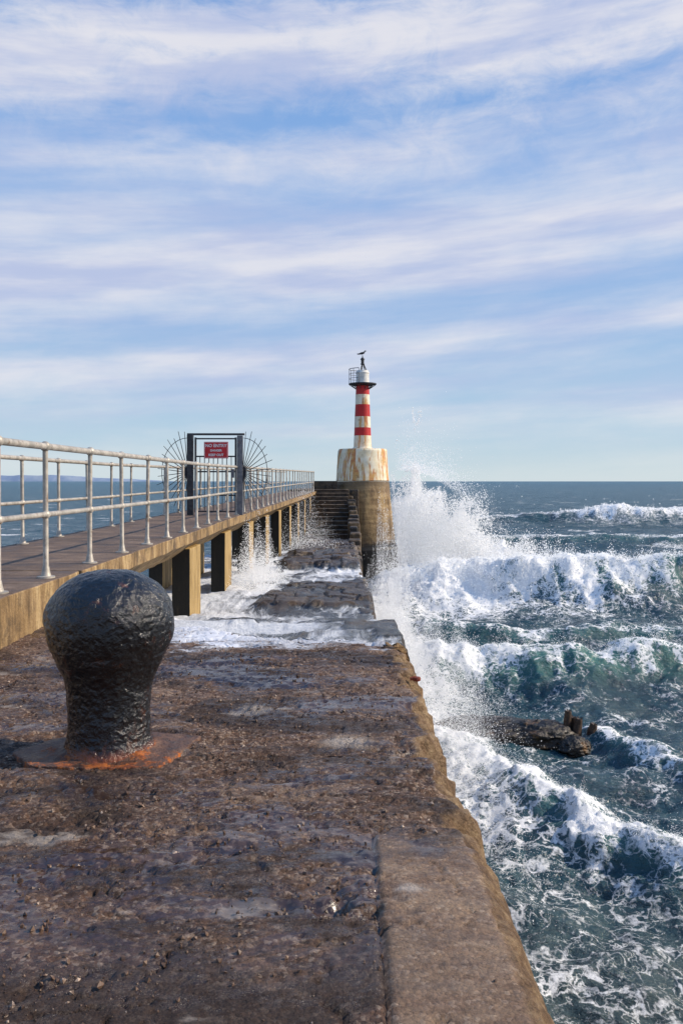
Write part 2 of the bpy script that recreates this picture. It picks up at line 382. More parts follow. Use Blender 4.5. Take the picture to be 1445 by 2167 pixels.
# (X,Y,height,foam)
WAVES=[
 dict(p=[(2.5,43,1.0,1),(5,42.5,1.9,1),(8,41.6,2.1,.9),(12,41,2.1,.85),(15,40.6,2.3,.5),(19,40.6,2.4,.35),(26,42,2.2,.35),(45,44,1.2,.2)],wf=1.8,wb=3.2,g=1,fw=2.7),
 dict(p=[(1.0,26,.5,.9),(2.5,25.4,1.0,.9),(4.5,25,1.2,.5),(6.5,24.8,1.25,.3),(8.5,25,1.2,.42),(11,25.6,1.0,.4),(17,27,.6,.3)],wf=1.1,wb=1.9,g=1,fw=1.0),
 dict(p=[(1.6,19.5,.3,.7),(2.7,17.8,.42,.75),(3.5,15.6,.5,.65),(4.2,13.9,.55,.7),(5.1,12.8,.58,.65),(7,12.0,.6,.6),(10,11.6,.55,.45)],wf=.75,wb=1.0,g=.6,fw=.75),
 dict(p=[(6.0,20.6,.2,.6),(6.5,18.8,.22,.5),(7.2,17.2,.22,.45),(10,16.4,.22,.3)],wf=.4,wb=.7,g=.4,fw=.35),
 dict(p=[(20,124,.8,.1),(30,121,1.6,.3),(38,118,2.4,1),(46,119,2.0,.5),(60,122,1.8,.25),(90,126,1.5,.1)],wf=3,wb=7,g=.5,fw=2.6),
 dict(p=[(14,82,.6,.1),(30,80,1.0,.3),(60,84,1.0,.2)],wf=2,wb=5,g=.5,fw=1.2),
 dict(p=[(-60,70,.5,.5),(-25,60,.6,.5),(-12,62,.4,.2)],wf=1.5,wb=4,g=.3,fw=1),
 dict(p=[(3.5,32,.3,.5),(7,31,.5,.2),(12,32,.5,.12),(20,31,.5,.1)],wf=.9,wb=2,g=.4,fw=.6),
]
def sea_fn(X,Y):
    D=np.maximum(np.hypot(X,Y),1)
    left=sstep(-2,-6,X)
    f1=np.exp(-D/900.); f2=np.exp(-D/200.); f3=np.exp(-D/45.)
    z=.5*f1*fbm(X*.05,Y*.11,3,1)+.6*f2*fbm(X*.28,Y*.5,4,5,.52)+.16*f3*fbm(X*1.1,Y*1.6,4,9,.52)
    z=z*(1-.45*left)
    foam=.16*fbm(X*.12,Y*.2,3,14)+.05
    foam=foam+.15*sstep(60,25,D)*(X>0)
    foam=foam+.15*sstep(14,10.,Y)*(X>0)
    foam=foam+.45*sstep(.30,.42,fbm(X*.09,Y*.22,4,15,.6))*sstep(45,70,D)*sstep(700,200,D)
    green=np.zeros_like(X)
    for k,w in enumerate(WAVES):
        P=np.array(w['p']); s,t=ridge(X,Y,P)
        sc=w['wf']
        s=s+.75*sc*fbm(X/(sc*1.9),Y/(sc*1.9),4,20+k,.58)
        H=np.interp(t,range(len(P)),P[:,2]); A=np.interp(t,range(len(P)),P[:,3])
        e=np.maximum(P[0,0]-X,X-P[-1,0]); fade=sstep(w['wb'],0,e)
        H=H*(1+.28*fbm(X/(sc*1.5),Y*.1,3,170+k)); A=np.clip(A*(1+.6*fbm(X/(sc*2.0),Y*.15,3,180+k)),0,1.1)
        prof=np.where(s<0,np.exp(-(s/w['wf'])**2),np.exp(-(s/w['wb'])**2))*fade
        z=z+H*prof
        tend=fbm(X*1.5/sc,Y*.5/sc,5,140+k,.65)*1.25*w['fw']
        Fz=sstep(-w['fw']*(.6+1.15*A),-w['fw']*(.0+.25*A),s+tend)*sstep(w['wb']*.85,-w['wb']*.12,s+.4*tend)*fade
        foam=np.maximum(foam,Fz*(.48+.5*A))
        foam=np.maximum(foam,.40*A*fade*sstep(w['wb']*3.5,0,s)*(s>0)); foam=np.maximum(foam,.46*A*fade*sstep(-w['fw']*4,-w['fw'],s)*(s<0))
        z=z+Fz*(.3+.7*A)*sc*(.12*np.abs(fbm(X*1.9/sc,Y*1.9/sc,5,40+k,.65))*2+.06*fbm(X*7/sc,Y*7/sc,3,50+k))
        green=np.maximum(green,w['g']*fade*sstep(-w['wf']*1.3,-w['wf']*.4,s)*sstep(w['wb']*.6,0,s))
    wl=sstep(4.4,2.4,X+1.3*fbm(X*.5,Y*.35,4,60,.6))*(X>0)*sstep(11.0,15.5,Y)*sstep(46,40,Y)
    foam=np.maximum(foam,.74*wl); z=z+wl*(.15+.24*np.abs(fbm(X*1.2,Y*1.0,5,61,.6)))
    c3=np.exp(-(((X-5.5)/5)**2+((Y-41.5)/4)**2)); foam=np.maximum(foam,1.1*c3)
    return SEA+z,np.clip(foam,0,1.15),green
rows=[-30,-20,-12,-6,-2,1,3,4.5,6,7,8]
d=8.4
while d<6500:
    rows.append(d); d+= d*.0025 if d<60 else (d*.004 if d<160 else (d*.012 if d<1000 else d*.05))
rows=np.array(rows)
t=np.concatenate([-np.geomspace(6,.46,40),np.arange(-.45,-.06,.004),np.arange(-.06,.45,.0024),np.geomspace(.46,6,40)])
Tg,Dg=np.meshgrid(t,rows); Wd=np.maximum(Dg,9.)
Xg=Tg*Wd; Yg=Dg
Z,Fo,Gr=sea_fn(Xg,Yg)
far=sstep(300,900,Dg); Z=Z*(1-far)+SEA*far
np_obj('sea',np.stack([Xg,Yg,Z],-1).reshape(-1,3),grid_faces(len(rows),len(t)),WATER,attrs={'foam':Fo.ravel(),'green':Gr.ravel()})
tag(bpy.data.objects['sea'],kind='structure')

# ------------------------------------------------ spray
OCT=np.array([(1,0,0),(-1,0,0),(0,1,0),(0,-1,0),(0,0,1),(0,0,-1)],float)
OF=np.array([(0,2,4),(2,1,4),(1,3,4),(3,0,4),(2,0,5),(1,2,5),(3,1,5),(0,3,5)])
TET=np.array([(1,1,1),(1,-1,-1),(-1,1,-1),(-1,-1,1)],float)*.85
TF=np.array([(0,1,2),(0,3,1),(0,2,3),(1,3,2)])
def blobs(name,P,Rr,mat,smooth=True,stretch=.35,tet=False):
    B,BF=(TET,TF) if tet else (OCT,OF)
    n=len(P); S=1+stretch*rng.uniform(-1,1,(n,3))
    A=rng.normal(size=(n,3,3)); Q,_=np.linalg.qr(A)
    V=np.einsum('vj,nj->nvj',B,S)*Rr[:,None,None]
    V=np.einsum('nvj,njk->nvk',V,Q)+P[:,None,:]
    F=(BF[None]+np.arange(n)[:,None,None]*len(B)).reshape(-1,3)
    return np_obj(name,V.reshape(-1,3),F,mat,smooth=smooth)
# big burst against the lighthouse base : billowing mass inside a cloud of fine droplets
ex=[2.5,2.9,3.9,5.0,6.2,7.2,8.4,9.4,12,15]; ez=[.4,.95,.95,.55,-.2,-1.2,-2.3,-3.1,-3.8,-4.4]
nx_,ny_=420,200
xs=np.linspace(3.0,14,nx_); ph=np.linspace(0.02,math.pi-.02,ny_)
Xm,Pm=np.meshgrid(xs,ph)
Ht=(np.interp(Xm,ex,ez)*1.0-.9+6.3)*sstep(2.8,3.4,Xm)*sstep(14.,12.,Xm)
Ht=np.maximum(Ht,.3)*(.50+.34*sstep(5.5,8.5,Xm))
plume=1+.30*pn2(Xm*1.1,Pm*.8,70)+.14*pn2(Xm*2.6,Pm*1.5,71)
hw=1.9
bx=Xm+.0; by=46.2-hw*np.cos(Pm)-(Xm-2.75)*.35*sstep(2.75,8,Xm); bz=-6.3+Ht*np.sin(Pm)*plume
bn=np.abs(fbm3(bx*.9,by*.9,bz*.9,3,6,.5))*1.4+.25*fbm3(bx*.4+7,by*.4,bz*.4,2,12)
am=.7*np.clip(Ht/2.5,.2,1)
bx=bx+am*bn*.35; by=by-am*bn*np.cos(Pm); bz=bz+am*bn*(np.sin(Pm)*.9)
MV=np.stack([bx,by,bz],-1)
o=np_obj('breaking_wave_burst',MV.reshape(-1,3),grid_faces(ny_,nx_),MASS); tag(o,'solid white mass of water bursting up beside the lighthouse base','wave',kind='stuff')
n=480000
X=2.72+rng.gamma(1.35,2.0,n); Y=46.2-(X-2.75)*.35+rng.normal(size=n)*1.1
zt=np.interp(X,ex,ez)
env=1+.26*pn2(X*1.5,Y*.3,74)+.14*pn2(X*4.5,Y*.8,75)
u=rng.random(n)**.95*1.2
Zp=-6+(zt+6)*u*env
ang=np.arctan2(Zp+7.5,X-.5)*10; rad=np.hypot(Zp+7.5,X-.5)
tex=fbm3(ang,rad*.4,Y*.25,5,3,.6)*1.7+fbm3(X*1.4,Y*.6,Zp*1.4,4,8,.6)*.9
k=(tex+.22*rng.normal(size=n)>(-.85+1.5*sstep(.3,1.1,u)))&(X<14)&(X>2.78+.45*sstep(-1,-5,Zp))
X,Y,Zp,u=X[k],Y[k],Zp[k],u[k]; Zp=Zp+rng.normal(size=len(X))*.05
rr=.006+rng.random(len(X))**3*.028
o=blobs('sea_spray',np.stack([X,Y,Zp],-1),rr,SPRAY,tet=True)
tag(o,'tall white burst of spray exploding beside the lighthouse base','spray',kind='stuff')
n=10000
X=2.9+rng.gamma(1.8,1.5,n); Y=rng.uniform(43,48,n); Zp=np.interp(X,ex,ez)+rng.exponential(.6,n)-.4
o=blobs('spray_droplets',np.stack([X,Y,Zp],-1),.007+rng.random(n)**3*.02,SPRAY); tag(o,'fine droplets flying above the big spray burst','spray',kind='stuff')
def on_wave(w,n,smear,hz,r0,r1):
    P=np.array(w['p']); tt=rng.uniform(0,len(P)-1,n)
    A=np.interp(tt,range(len(P)),P[:,3]); k=rng.random(n)<A; tt=tt[k]
    cx=np.interp(tt,range(len(P)),P[:,0]); cy=np.interp(tt,range(len(P)),P[:,1]); A=A[k]
    off=-np.abs(rng.normal(size=len(tt)))*smear*A+.3*smear
    i=np.clip(tt.astype(int),0,len(P)-2); dv=P[i+1,:2]-P[i,:2]; dv/=np.linalg.norm(dv,axis=1)[:,None]
    X=cx-dv[:,1]*off+rng.normal(size=len(tt))*.1; Y=cy+dv[:,0]*off
    z,f,g=sea_fn(X,Y)
    cl=sstep(-.1,.5,fbm(X*1.5/smear,Y*1.5/smear,3,90))
    Z=z+rng.exponential(1,len(tt))*hz*cl*.6
    k=(f>.55); 
    return np.stack([X,Y,Z],-1)[k], (r0+rng.random(len(tt))**2.5*(r1-r0))[k]
for wi,nn,sm,hz,r0,r1,lab in [(0,80000,1.7,.65,.007,.028,'white tumbling spray along the largest breaking wave'),
        (1,45000,.8,.45,.004,.014,'foam thrown off the green wave in mid picture'),
        (2,40000,.55,.2,.0025,.008,'spray on the nearest curling wave at the right'),
        (4,7000,2.5,.7,.02,.09,'spray on the far white crest near the horizon')]:
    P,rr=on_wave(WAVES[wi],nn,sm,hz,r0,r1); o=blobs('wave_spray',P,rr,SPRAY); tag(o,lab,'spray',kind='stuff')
def burst(name,lab,c,ext,top,n,r0,r1,seed,k=2.):
    X=c[0]+rng.normal(size=n)*ext[0]; Y=c[1]+rng.normal(size=n)*ext[1]
    g=np.exp(-(((X-c[0])/ext[0])**2+((Y-c[1])/ext[1])**2)/3)
    h=top*g*(.4+1.1*sstep(-.4,.5,fbm(X/ext[0]*1.8,Y/ext[1]*1.2,4,seed)))
    u=rng.random(n)**k*1.2
    Z=c[2]+h*u
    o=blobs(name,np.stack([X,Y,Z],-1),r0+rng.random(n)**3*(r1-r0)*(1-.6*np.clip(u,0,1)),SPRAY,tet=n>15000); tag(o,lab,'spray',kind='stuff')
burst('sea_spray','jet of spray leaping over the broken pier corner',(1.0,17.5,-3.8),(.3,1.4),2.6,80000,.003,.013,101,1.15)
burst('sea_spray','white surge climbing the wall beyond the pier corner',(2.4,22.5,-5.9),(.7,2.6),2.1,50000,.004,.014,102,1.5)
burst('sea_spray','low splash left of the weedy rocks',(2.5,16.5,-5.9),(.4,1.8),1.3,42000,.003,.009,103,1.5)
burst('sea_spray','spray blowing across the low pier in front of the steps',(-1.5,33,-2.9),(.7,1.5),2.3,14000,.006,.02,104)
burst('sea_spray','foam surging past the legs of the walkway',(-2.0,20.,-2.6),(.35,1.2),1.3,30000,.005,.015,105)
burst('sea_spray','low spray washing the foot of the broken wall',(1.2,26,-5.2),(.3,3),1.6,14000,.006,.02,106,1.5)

# ------------------------------------------------ PIER: foreground deck
def edge(Y):
    chip=sstep(.06,.14,fbm(Y*2.3,Y*0+8,3,28))*.07+sstep(.08,.13,fbm(Y*5.5,Y*0+4,3,29))*.03
    return .425+.06*fbm(Y*1.1,Y*0+3,5,30,.6)*sstep(1.7,3.5,Y)+(.02*pn2(Y*6,Y*0,31)-chip)*sstep(2.5,3.2,Y)+.014*pn2(Y*17,Y*0,32)*sstep(1.8,3.,Y)-.014*np.abs(pn2(Y*9,Y*0,27))
def yend(X): return 8.0-(X+2.35)*.5+.38*fbm(X*1.2,X*0+2,5,33,.6)+.09*pn2(X*7,X*0,34)
r0=[-6,-4,-2,0,.6]; d=.9
rr_=[]
while d<7.5: rr_.append(d); d+=max(.006,d*.0042)
RY=np.array(r0+rr_); nR=len(RY)
cx=np.concatenate([np.linspace(-2.7,-2.0,40)[:-1],np.arange(-2.0,.38,.0115)]); cf=(cx-cx[0])/(.39-cx[0])
CX,CY=np.meshgrid(cf,RY)
Xd0=-2.7+CX*(edge(CY)+2.7)
fr=np.clip((CY-5.)/(7.5-5.),0,1)
YE=yend(Xd0)
Yd=CY+fr*(YE-7.5)
Xd=Xd0
joint=np.abs(Xd-.1-.006*fbm(Yd*5,Yd*0,3,35))
slab=sstep(.085,.125,Xd+.02*fbm(Yd*3,Yd*0,4,36))*sstep(2.9,2.6,Yd+.2*fbm(Xd*5,Yd*2,4,37))
zd=.014*fbm(Xd*.9,Yd*1.6,4,38)+.007*fbm(Xd*4,Yd*8,4,39)*(1-.7*slab)
st=fbm(Xd*1.6,Yd*3.6,6,41,.7)
zd=zd-(1-slab)*(.010*sstep(.08,.10,st)+.011*sstep(.24,.26,st)+.008*sstep(-.14,-.16,st))*sstep(1.5,3.2,Yd)
zd=zd+(1-slab*.7)*(.005*fbm(Xd*34,Yd*34,3,42,.65)+.004*np.abs(pn2(Xd*60,Yd*60,43)))
zd=zd-.012*np.exp(-(joint/.007)**2)*(Yd<2.8)
hole=np.exp(-(((Xd+.0)/.14)**2+((Yd-2.32)/.09)**2)); zd=zd-.04*hole*sstep(-.2,.3,fbm(Xd*12,Yd*16,3,44))
cr=np.abs(fbm(Xd*1.3,Yd*1.3,5,45,.6)); zd=zd-.014*sstep(.014,.0,cr)*(1-.3*slab)
zd=zd-.045*sstep(.15,.0,edge(Yd)-Xd)*sstep(-.1,.3,fbm(Xd*3,Yd*3,3,46))*sstep(2.6,3.4,Yd)
ez_=YE-Yd; tb=fbm(Xd*1.4,Yd*2,4,67)
zd=zd-.08*sstep(.75,.6,ez_+.5*tb)-.09*sstep(.35,.25,ez_+.35*fbm(Xd*2.2,Yd*2.2,4,68))-.08*sstep(.15,.0,ez_)
pale=np.exp(-(((Xd-.02)/.11)**2+((Yd-3.78)/.08)**2)**1.5)
pale=np.maximum(pale,.75*sstep(.32,.42,fbm(Xd*1.3,Yd*2.6,5,47,.6)))
pale=np.maximum(pale,.7*np.exp(-(((Xd+.72)/.05)**2+((Yd-3.62)/.04)**2)))
wet=sstep(1.3,2.8,Yd)*(1-.85*slab)+.2
foam=.72*sstep(5.3,6.7,Yd+.6*fbm(Xd*2,Yd*2,3,48))*sstep(-2.1,-1.,Xd)+.18*sstep(4.,6.0,Yd)
face=sstep(.03,.0,edge(Yd)-Xd)*.4
def add_cols(A,vals): return np.concatenate([A]+[v[:,None] for v in vals],1)
E=Xd[:,-1]; Yl=Yd[:,-1]; zl=zd[:,-1]
offs=[(.014,-.006),(.032,-.018),(.05,-.036),(.066,-.06),(.08,-.09),(.092,-.13),(.105,-.24),(.12,-.5),(.14,-1.1),(.16,-2.2),(.3,-5.6)]
rg=.55+.9*sstep(2.3,3.6,Yl)
nz=[rg*.026*fbm(Yl*7,Yl*0+k*.5,5,50,.65) for k in range(len(offs))]
Xd=add_cols(Xd,[E+o_[0]+q for o_,q in zip(offs,nz)]); Yd=add_cols(Yd,[Yl]*len(offs))
zd=add_cols(zd,[zl+o_[1]+q for o_,q in zip(offs,nz)])
def ext(A,val): return add_cols(A,[np.full(nR,val) if np.isscalar(val) else val]*len(offs))
slab=ext(slab,0.); pale=ext(pale,0.); wet=ext(wet,.0); foam=ext(foam,.05); face=add_cols(face,[np.full(nR,v) for v in (.7,.9,1,1,1,1,1,.9,.7,.4,.2)])
for dy,dz in ((.02,-.05),(.06,-.3),(.1,-1.6),(.15,-5.5)):
    Xd=np.vstack([Xd,Xd[-1]]); Yd=np.vstack([Yd,Yd[nR-1]+dy]); zd=np.vstack([zd,np.minimum(zd[nR-1]+dz,zd[-1])])
    slab=np.vstack([slab,slab[-1]*0]); pale=np.vstack([pale,pale[-1]*0]); wet=np.vstack([wet,wet[-1]]); foam=np.vstack([foam,foam[-1]*0+.1]); face=np.vstack([face,face[-1]*0+.3])
o=np_obj('pier_deck',np.stack([Xd,Yd,EYE_PIER+zd],-1).reshape(-1,3),grid_faces(*Xd.shape),DECK,attrs={'smooth_slab':slab.ravel(),'pale':pale.ravel(),'wet':wet.ravel(),'foam':foam.ravel(),'face':face.ravel()})
tag(o,kind='structure')
# loose grit
n=9000
idx=rng.integers(8,nR-30,n*3); jdx=rng.integers(30,len(cx)-3,n*3)
cl=fbm(Xd[idx,jdx]*2,Yd[idx,jdx]*3,3,66)+.3*rng.normal(size=n*3)-slab[idx,jdx]*1.0; k=np.argsort(-cl)[:n]; idx=idx[k]; jdx=jdx[k]
rr=.0018+rng.random(n)**4*.007
P=np.stack([Xd[idx,jdx],Yd[idx,jdx],EYE_PIER+zd[idx,jdx]+rr*.3],-1)
o=blobs('loose_grit',P,rr,STONE,smooth=False,stretch=.45); tag(o,'fine grit scattered over the wet pier deck','grit',kind='stuff')

# ------------------------------------------------ low broken part of the pier
ys=np.arange(7.0,46.5,.045); xs=np.concatenate([np.arange(-4.7,.5,.036)])
XX,YY=np.meshgrid(xs,ys); cf=(XX+4.7)/(xs[-1]+4.7)
el=.5+.14*fbm(YY*.5,YY*0,5,80,.6)+.08*pn2(YY*3,YY*0,81)
XX=-4.7+cf*(el+4.7)
base=-2.25-.026*(YY-14)+.62*sstep(14.5,8.0,YY)
wob=1.0*fbm(XX*.8,YY*.5,4,82,.6)
l1=sstep(.0,.3,(YY-15.0)+wob)*sstep(22.0,18,YY+wob)*sstep(-1.6,-1.2,XX+.5*fbm(XX*1.5,YY*1.2,3,83))
l2=sstep(.0,.6,(YY-24)+1.8*fbm(XX*.9,YY*.3,4,84,.6))*sstep(-2.1,-1.5,XX+.4*fbm(XX,YY,3,85))*sstep(44,40,YY)
# broken courses of blocks
bxw=XX+.08*fbm(XX*3,YY*3,3,94); byw=YY+.10*fbm(XX*3,YY*3,3,95)
jr=np.floor(byw/.85).astype(np.int64); ic=np.floor(bxw/.62+(jr%2)*.5).astype(np.int64)
cell=_h(ic+300,jr+40,9)/511.-.5
gx=np.abs((bxw/.62+(jr%2)*.5)%1-.5); gy=np.abs((byw/.85)%1-.5); gap=np.maximum(sstep(.44,.49,gx),sstep(.455,.49,gy))
hh=.12*l1+.18*l2+.16*fbm(XX*.6,YY*.5,5,86,.55)
zz=base+hh+(.13*cell-.05*gap)*(.4+.6*np.maximum(l1,l2))+.03*fbm(XX*3,YY*3,5,87,.65)
fo=.62-.34*l1-.32*l2+.40*fbm(XX*.6,YY*.35,4,89)+.26*sstep(-1.2,-2.4,XX)*sstep(30,22,YY)-.4*sstep(37,41,YY)-.6*hh-.35*cell+.15*gap
Ec=XX[:,-1]
for dx,dz in ((.03,-.06),(.06,-.25),(.12,-.8),(.2,-2),(.4,-4.4)):
    q=.05*fbm(ys*4,ys*0+dx*5,3,91)
    XX=np.hstack([XX,(Ec+dx+q)[:,None]]); YY=np.hstack([YY,ys[:,None]]); zz=np.hstack([zz,(zz[:,len(xs)-1]+dz)[:,None]]); fo=np.hstack([fo,np.full((len(ys),1),.1)])
o=np_obj('low_pier',np.stack([XX,YY,zz],-1).reshape(-1,3),grid_faces(*XX.shape),RUIN,attrs={'foam':fo.ravel()}); tag(o,kind='structure')

# steps up to the pier head
st=empty('stone_steps',(0,44,-2.9)); tag(st,'flight of dark worn steps climbing to the lighthouse platform','steps')
TREAD=simple('worn_step_stone',(.07,.05,.035),(.21,.155,.105),2.5,.6,.8,.04,8,c3=(.03,.022,.016),s3=1.2,t3=(.54,.66))
for i in range(12):
    z1=-2.9+.2*(i+1); y0=42.6+.52*i
    q=MB(); q.box(-2.7,.42+random.uniform(-.08,.05),y0,50.2,z1-.2-(.8 if i==0 else 0),z1-.03)
    q.box(-2.68,.40+random.uniform(-.12,.03),y0-.04,y0+.46,z1-.045,z1+random.uniform(0,.012))
    p=q.build('step',DARKSTONE,smooth=False,bevel=.02); p.data.materials.append(TREAD)
    for f in p.data.polygons[6:]: f.material_index=1
    p.parent=st; p.location=(0,-44,2.9)
w=empty('broken_side_wall',(.6,44,-3)); tag(w,'jagged broken masonry wall between the steps and the lighthouse','wall')
bm_=simple('masonry_block',(.06,.04,.022),(.19,.125,.06),2.5,.55,.9,.06,6,c3=(.02,.016,.013),s3=1.2,t3=(.45,.6))
for i in range(20):
    y1=49.3-i*1.25; z1=-.75-min(i*.165,3)-random.uniform(0,.14)
    q=MB(); q.box(.34+random.uniform(-.05,.06),.75+random.uniform(-.12,.14),y1-1.26-random.uniform(0,.0),y1,-6.3,z1)
    p=q.build('wall_block',bm_,smooth=False,bevel=.07)
    p.parent=w; p.location=(-.6,-44,3)
q=MB(); q.box(-3.1,1.0,49.0,60,-6.6,-.52); o=q.build('pier_head',DARKSTONE,smooth=False,bevel=.06); tag(o,kind='structure')
q=MB(); q.box(-1.75,-.25,50.6,51.2,-.515,-.02); q.box(-1.75,-1.45,51.21,57,-.515,-.06); q.box(-.9,-.6,50.4,50.59,-.515,-.18)
o=q.build('parapet_wall',DARKSTONE,smooth=False,bevel=.05); tag(o,'low dark parapet at the seaward end of the walkway','wall')

# ------------------------------------------------ walkway
def wx(d): return -2.35+.9*np.clip((d-17)/31,0,1)
def wz(d): return -.814+.2*np.clip((d-15)/33,0,1)
WW=1.85
def sweep(name,ds,sec,mat,seed):
    V=[];ns=len(sec)
    for i,dd in enumerate(ds):
        for k,(sx,sz) in enumerate(sec):
            V.append((wx(dd)+sx+.015*pn2(dd*3,k*5.3,seed),dd,wz(dd)+sz+.009*pn2(dd*3+9,k*3.1,seed+1)))
    F=[]
    for i in range(len(ds)-1):
        for k in range(ns):
            k2=(k+1)%ns; F.append((i*ns+k,(i+1)*ns+k,(i+1)*ns+k2,i*ns+k2))
    m=MB(); m.add(V,F+[tuple(range(ns)),tuple((len(ds)-1)*ns+k for k in range(ns))[::-1]])
    return m.build(name,mat,smooth=False,bevel=.012)
o=sweep('walkway',np.arange(-6,7.71,.15),[(0,0),(0,-.12),(.01,-1.1),(-WW,-1.1),(-WW,0),(-WW*.5,0)],WALK,110); tag(o,kind='structure')
o=sweep('raised_walkway',np.arange(7.72,50.3,.3),[(0,0),(0,-.17),(-.03,-.18),(-.42,-.46),(-WW+.42,-.46),(-WW+.06,-.18),(-WW,-.17),(-WW,0),(-WW*.5,0)],WALK,115)
tag(o,kind='structure')
first=None
for i,dd in enumerate([13.9,17.9,21.6,25.2,29,33,37,41,45]):
    for side in (0,1):
        e=wx(dd)
        if first is None:
            q=MB(); q.box(-.3,0,0,1.05,-5.2,0)
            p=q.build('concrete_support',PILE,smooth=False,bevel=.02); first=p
            p.data.materials.append(PILESHADE)
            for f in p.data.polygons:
                if f.normal.y<-.5 or f.normal.x<-.5: f.material_index=1  # front and left sides take the shade-toned copy
        else:
            p=first.copy(); col.objects.link(p)
        p.location=(e-.12 if side==0 else e-WW+.42,dd,wz(dd)-.3)
        ords=['first','second','third','fourth','fifth','sixth','seventh','eighth','ninth'][i]
        tag(p,('tan concrete walkway support on the open pier side, %s from the bollard'%ords) if side==0 else ('shaded concrete walkway support on the far side, %s from the bollard'%ords),'support','concrete supports under the raised walkway')

# railings
def post_mesh():
    q=MB(); q.lathe([(.075,0),(.075,.014),(.043,.018),(.034,.05),(.028,.09),(.0235,.1),(.022,.48),(.022,1.06)],14)
    q.ball((0,0,.53),.04); q.ball((0,0,1.1),.044); return q
pm=None
def railing(name,lab,xo,ds,dn,df):
    global pm
    root=empty(name,(wx(dn)+xo,dn,wz(dn))); tag(root,lab,'railing','railings along the raised walkway')
    L=np.array(root.location)
    dd=np.arange(dn,df,.6)
    for nm,h,r in (('handrail',1.1,.029),('middle_rail',.53,.0225)):
        q=MB(); q.path([(wx(a)+xo-L[0],a-L[1],wz(a)+h-L[2]) for a in dd],r,12); q.build(nm,GALV,root)
    for a in ds:
        if pm is None:
            p=post_mesh().build('post',GALV,root); pm=p
        else:
            p=pm.copy(); col.objects.link(p); p.parent=root
        p.location=(wx(a)+xo-L[0],a-L[1],wz(a)-L[2]); p.rotation_euler=(R(random.uniform(-.8,.8)),R(random.uniform(-.8,.8)),0)
railing('walkway_railing','pale galvanised railing with ball joints on the near open edge of the walkway',-.12,[3.7,4.9,6.12]+[7.12+1.235*i for i in range(34)],3.5,48.6)
railing('walkway_railing','pale galvanised railing with ball joints on the far left edge of the walkway',-WW+.12,[5.3,6.7,8.1,9.5]+[10.9+1.4*i for i in range(27)],5.0,48.6)

# gate
GD=19.5; gz=float(wz(GD)); g=empty('security_gate',(-2.89,GD,gz)); tag(g,'dark steel security gate with fanned spikes across the walkway','gate')
XL=-3.46+2.89; XR=-2.32+2.89; HT=1.05-gz
q=MB(); q.box(XL-.07,XL+.07,-.06,.06,0,HT); q.build('gate_post',DARKMETAL,g,False,.008)
q=MB(); q.box(XR-.065,XR+.065,-.06,.06,0,HT-.02); q.build('gate_post',GREYMETAL,g,False,.008)
q=MB(); q.box(XL-.07,XR+.1,-.035,.035,HT-.012,HT+.035); q.build('top_bar',DARKMETAL,g,False,.006)
q=MB(); a=XL+.12; b_=XR-.1
for x in (a,b_): q.box(x-.022,x+.022,-.022,.022,.06,HT-.06)
for z in (.08,.45,HT*.54,HT*.73,HT-.09): q.box(a+.023,b_-.023,-.018,.018,z-.017,z+.017)
q.build('gate_frame',DARKMETAL,g,False,.004)
q=MB()
for i in range(1,9):
    x=a+(b_-a)*i/9; q.path([(x,0,.1),(x,0,HT*.73)],.010,6)
q.build('gate_bars',DARKMETAL,g)
q=MB(); q.box(b_-.1,b_-.028,-.05,-.026,.85,1.05); q.build('lock_box',GREYMETAL,g,False,.005)
for s,x0 in ((-1,XL-.06),(1,XR+.06)):
    q=MB(); cz=HT*.53; rx=.68; ry=.94
    for k in range(16):
        th=R(84-k*168/15.); ln=1.0+.06*math.sin(k*2.3)
        q.path([(x0,0,cz+.0),(x0+s*rx*math.cos(th)*ln,-.12*math.cos(th),cz+ry*math.sin(th)*ln)],[.011,.007],6)
    f=.84
    q.path([(x0+s*rx*f*math.cos(R(a_)),-.12*f*math.cos(R(a_)),cz+ry*f*math.sin(R(a_))) for a_ in range(88,-41,-8)],.008,6)
    q.build('spike_fan',DARKMETAL,g)
# sign
s=empty('warning_sign',(-2.856,GD-.1,.695)); tag(s,'small red sign with white lettering fixed on the security gate','sign')
q=MB(); q.box(-.275,.275,-.006,.006,-.19,.19); q.build('sign_panel',SIGNRED,s,False,.003)
q=MB()
for x0,x1,z0,z1 in ((-.262,.262,.172,.178),(-.262,.262,-.178,-.172),(-.262,-.256,-.171,.171),(.256,.262,-.171,.171)): q.box(x0,x1,-.0095,-.0062,z0,z1)
q.build('sign_border',SIGNWHITE,s,False)
for txt,z,size,x in (('NO ENTRY',.07,.098,0),('DANGER',-.03,.065,0),('KEEP OUT',-.135,.075,0)):
    cu=bpy.data.curves.new('t','FONT'); cu.body=txt; cu.size=size; cu.align_x='CENTER'; cu.extrude=.0012; cu.offset=.0025
    to=bpy.data.objects.new('t',cu); col.objects.link(to); bpy.context.view_layer.update()
    me=bpy.data.meshes.new_from_object(to.evaluated_get(bpy.context.evaluated_depsgraph_get())); bpy.data.objects.remove(to)
    me.materials.clear(); me.materials.append(SIGNWHITE)
    t_=bpy.data.objects.new('lettering',me); link(t_,s); t_.location=(x,-.0085,z); t_.rotation_euler=(R(90),0,0)

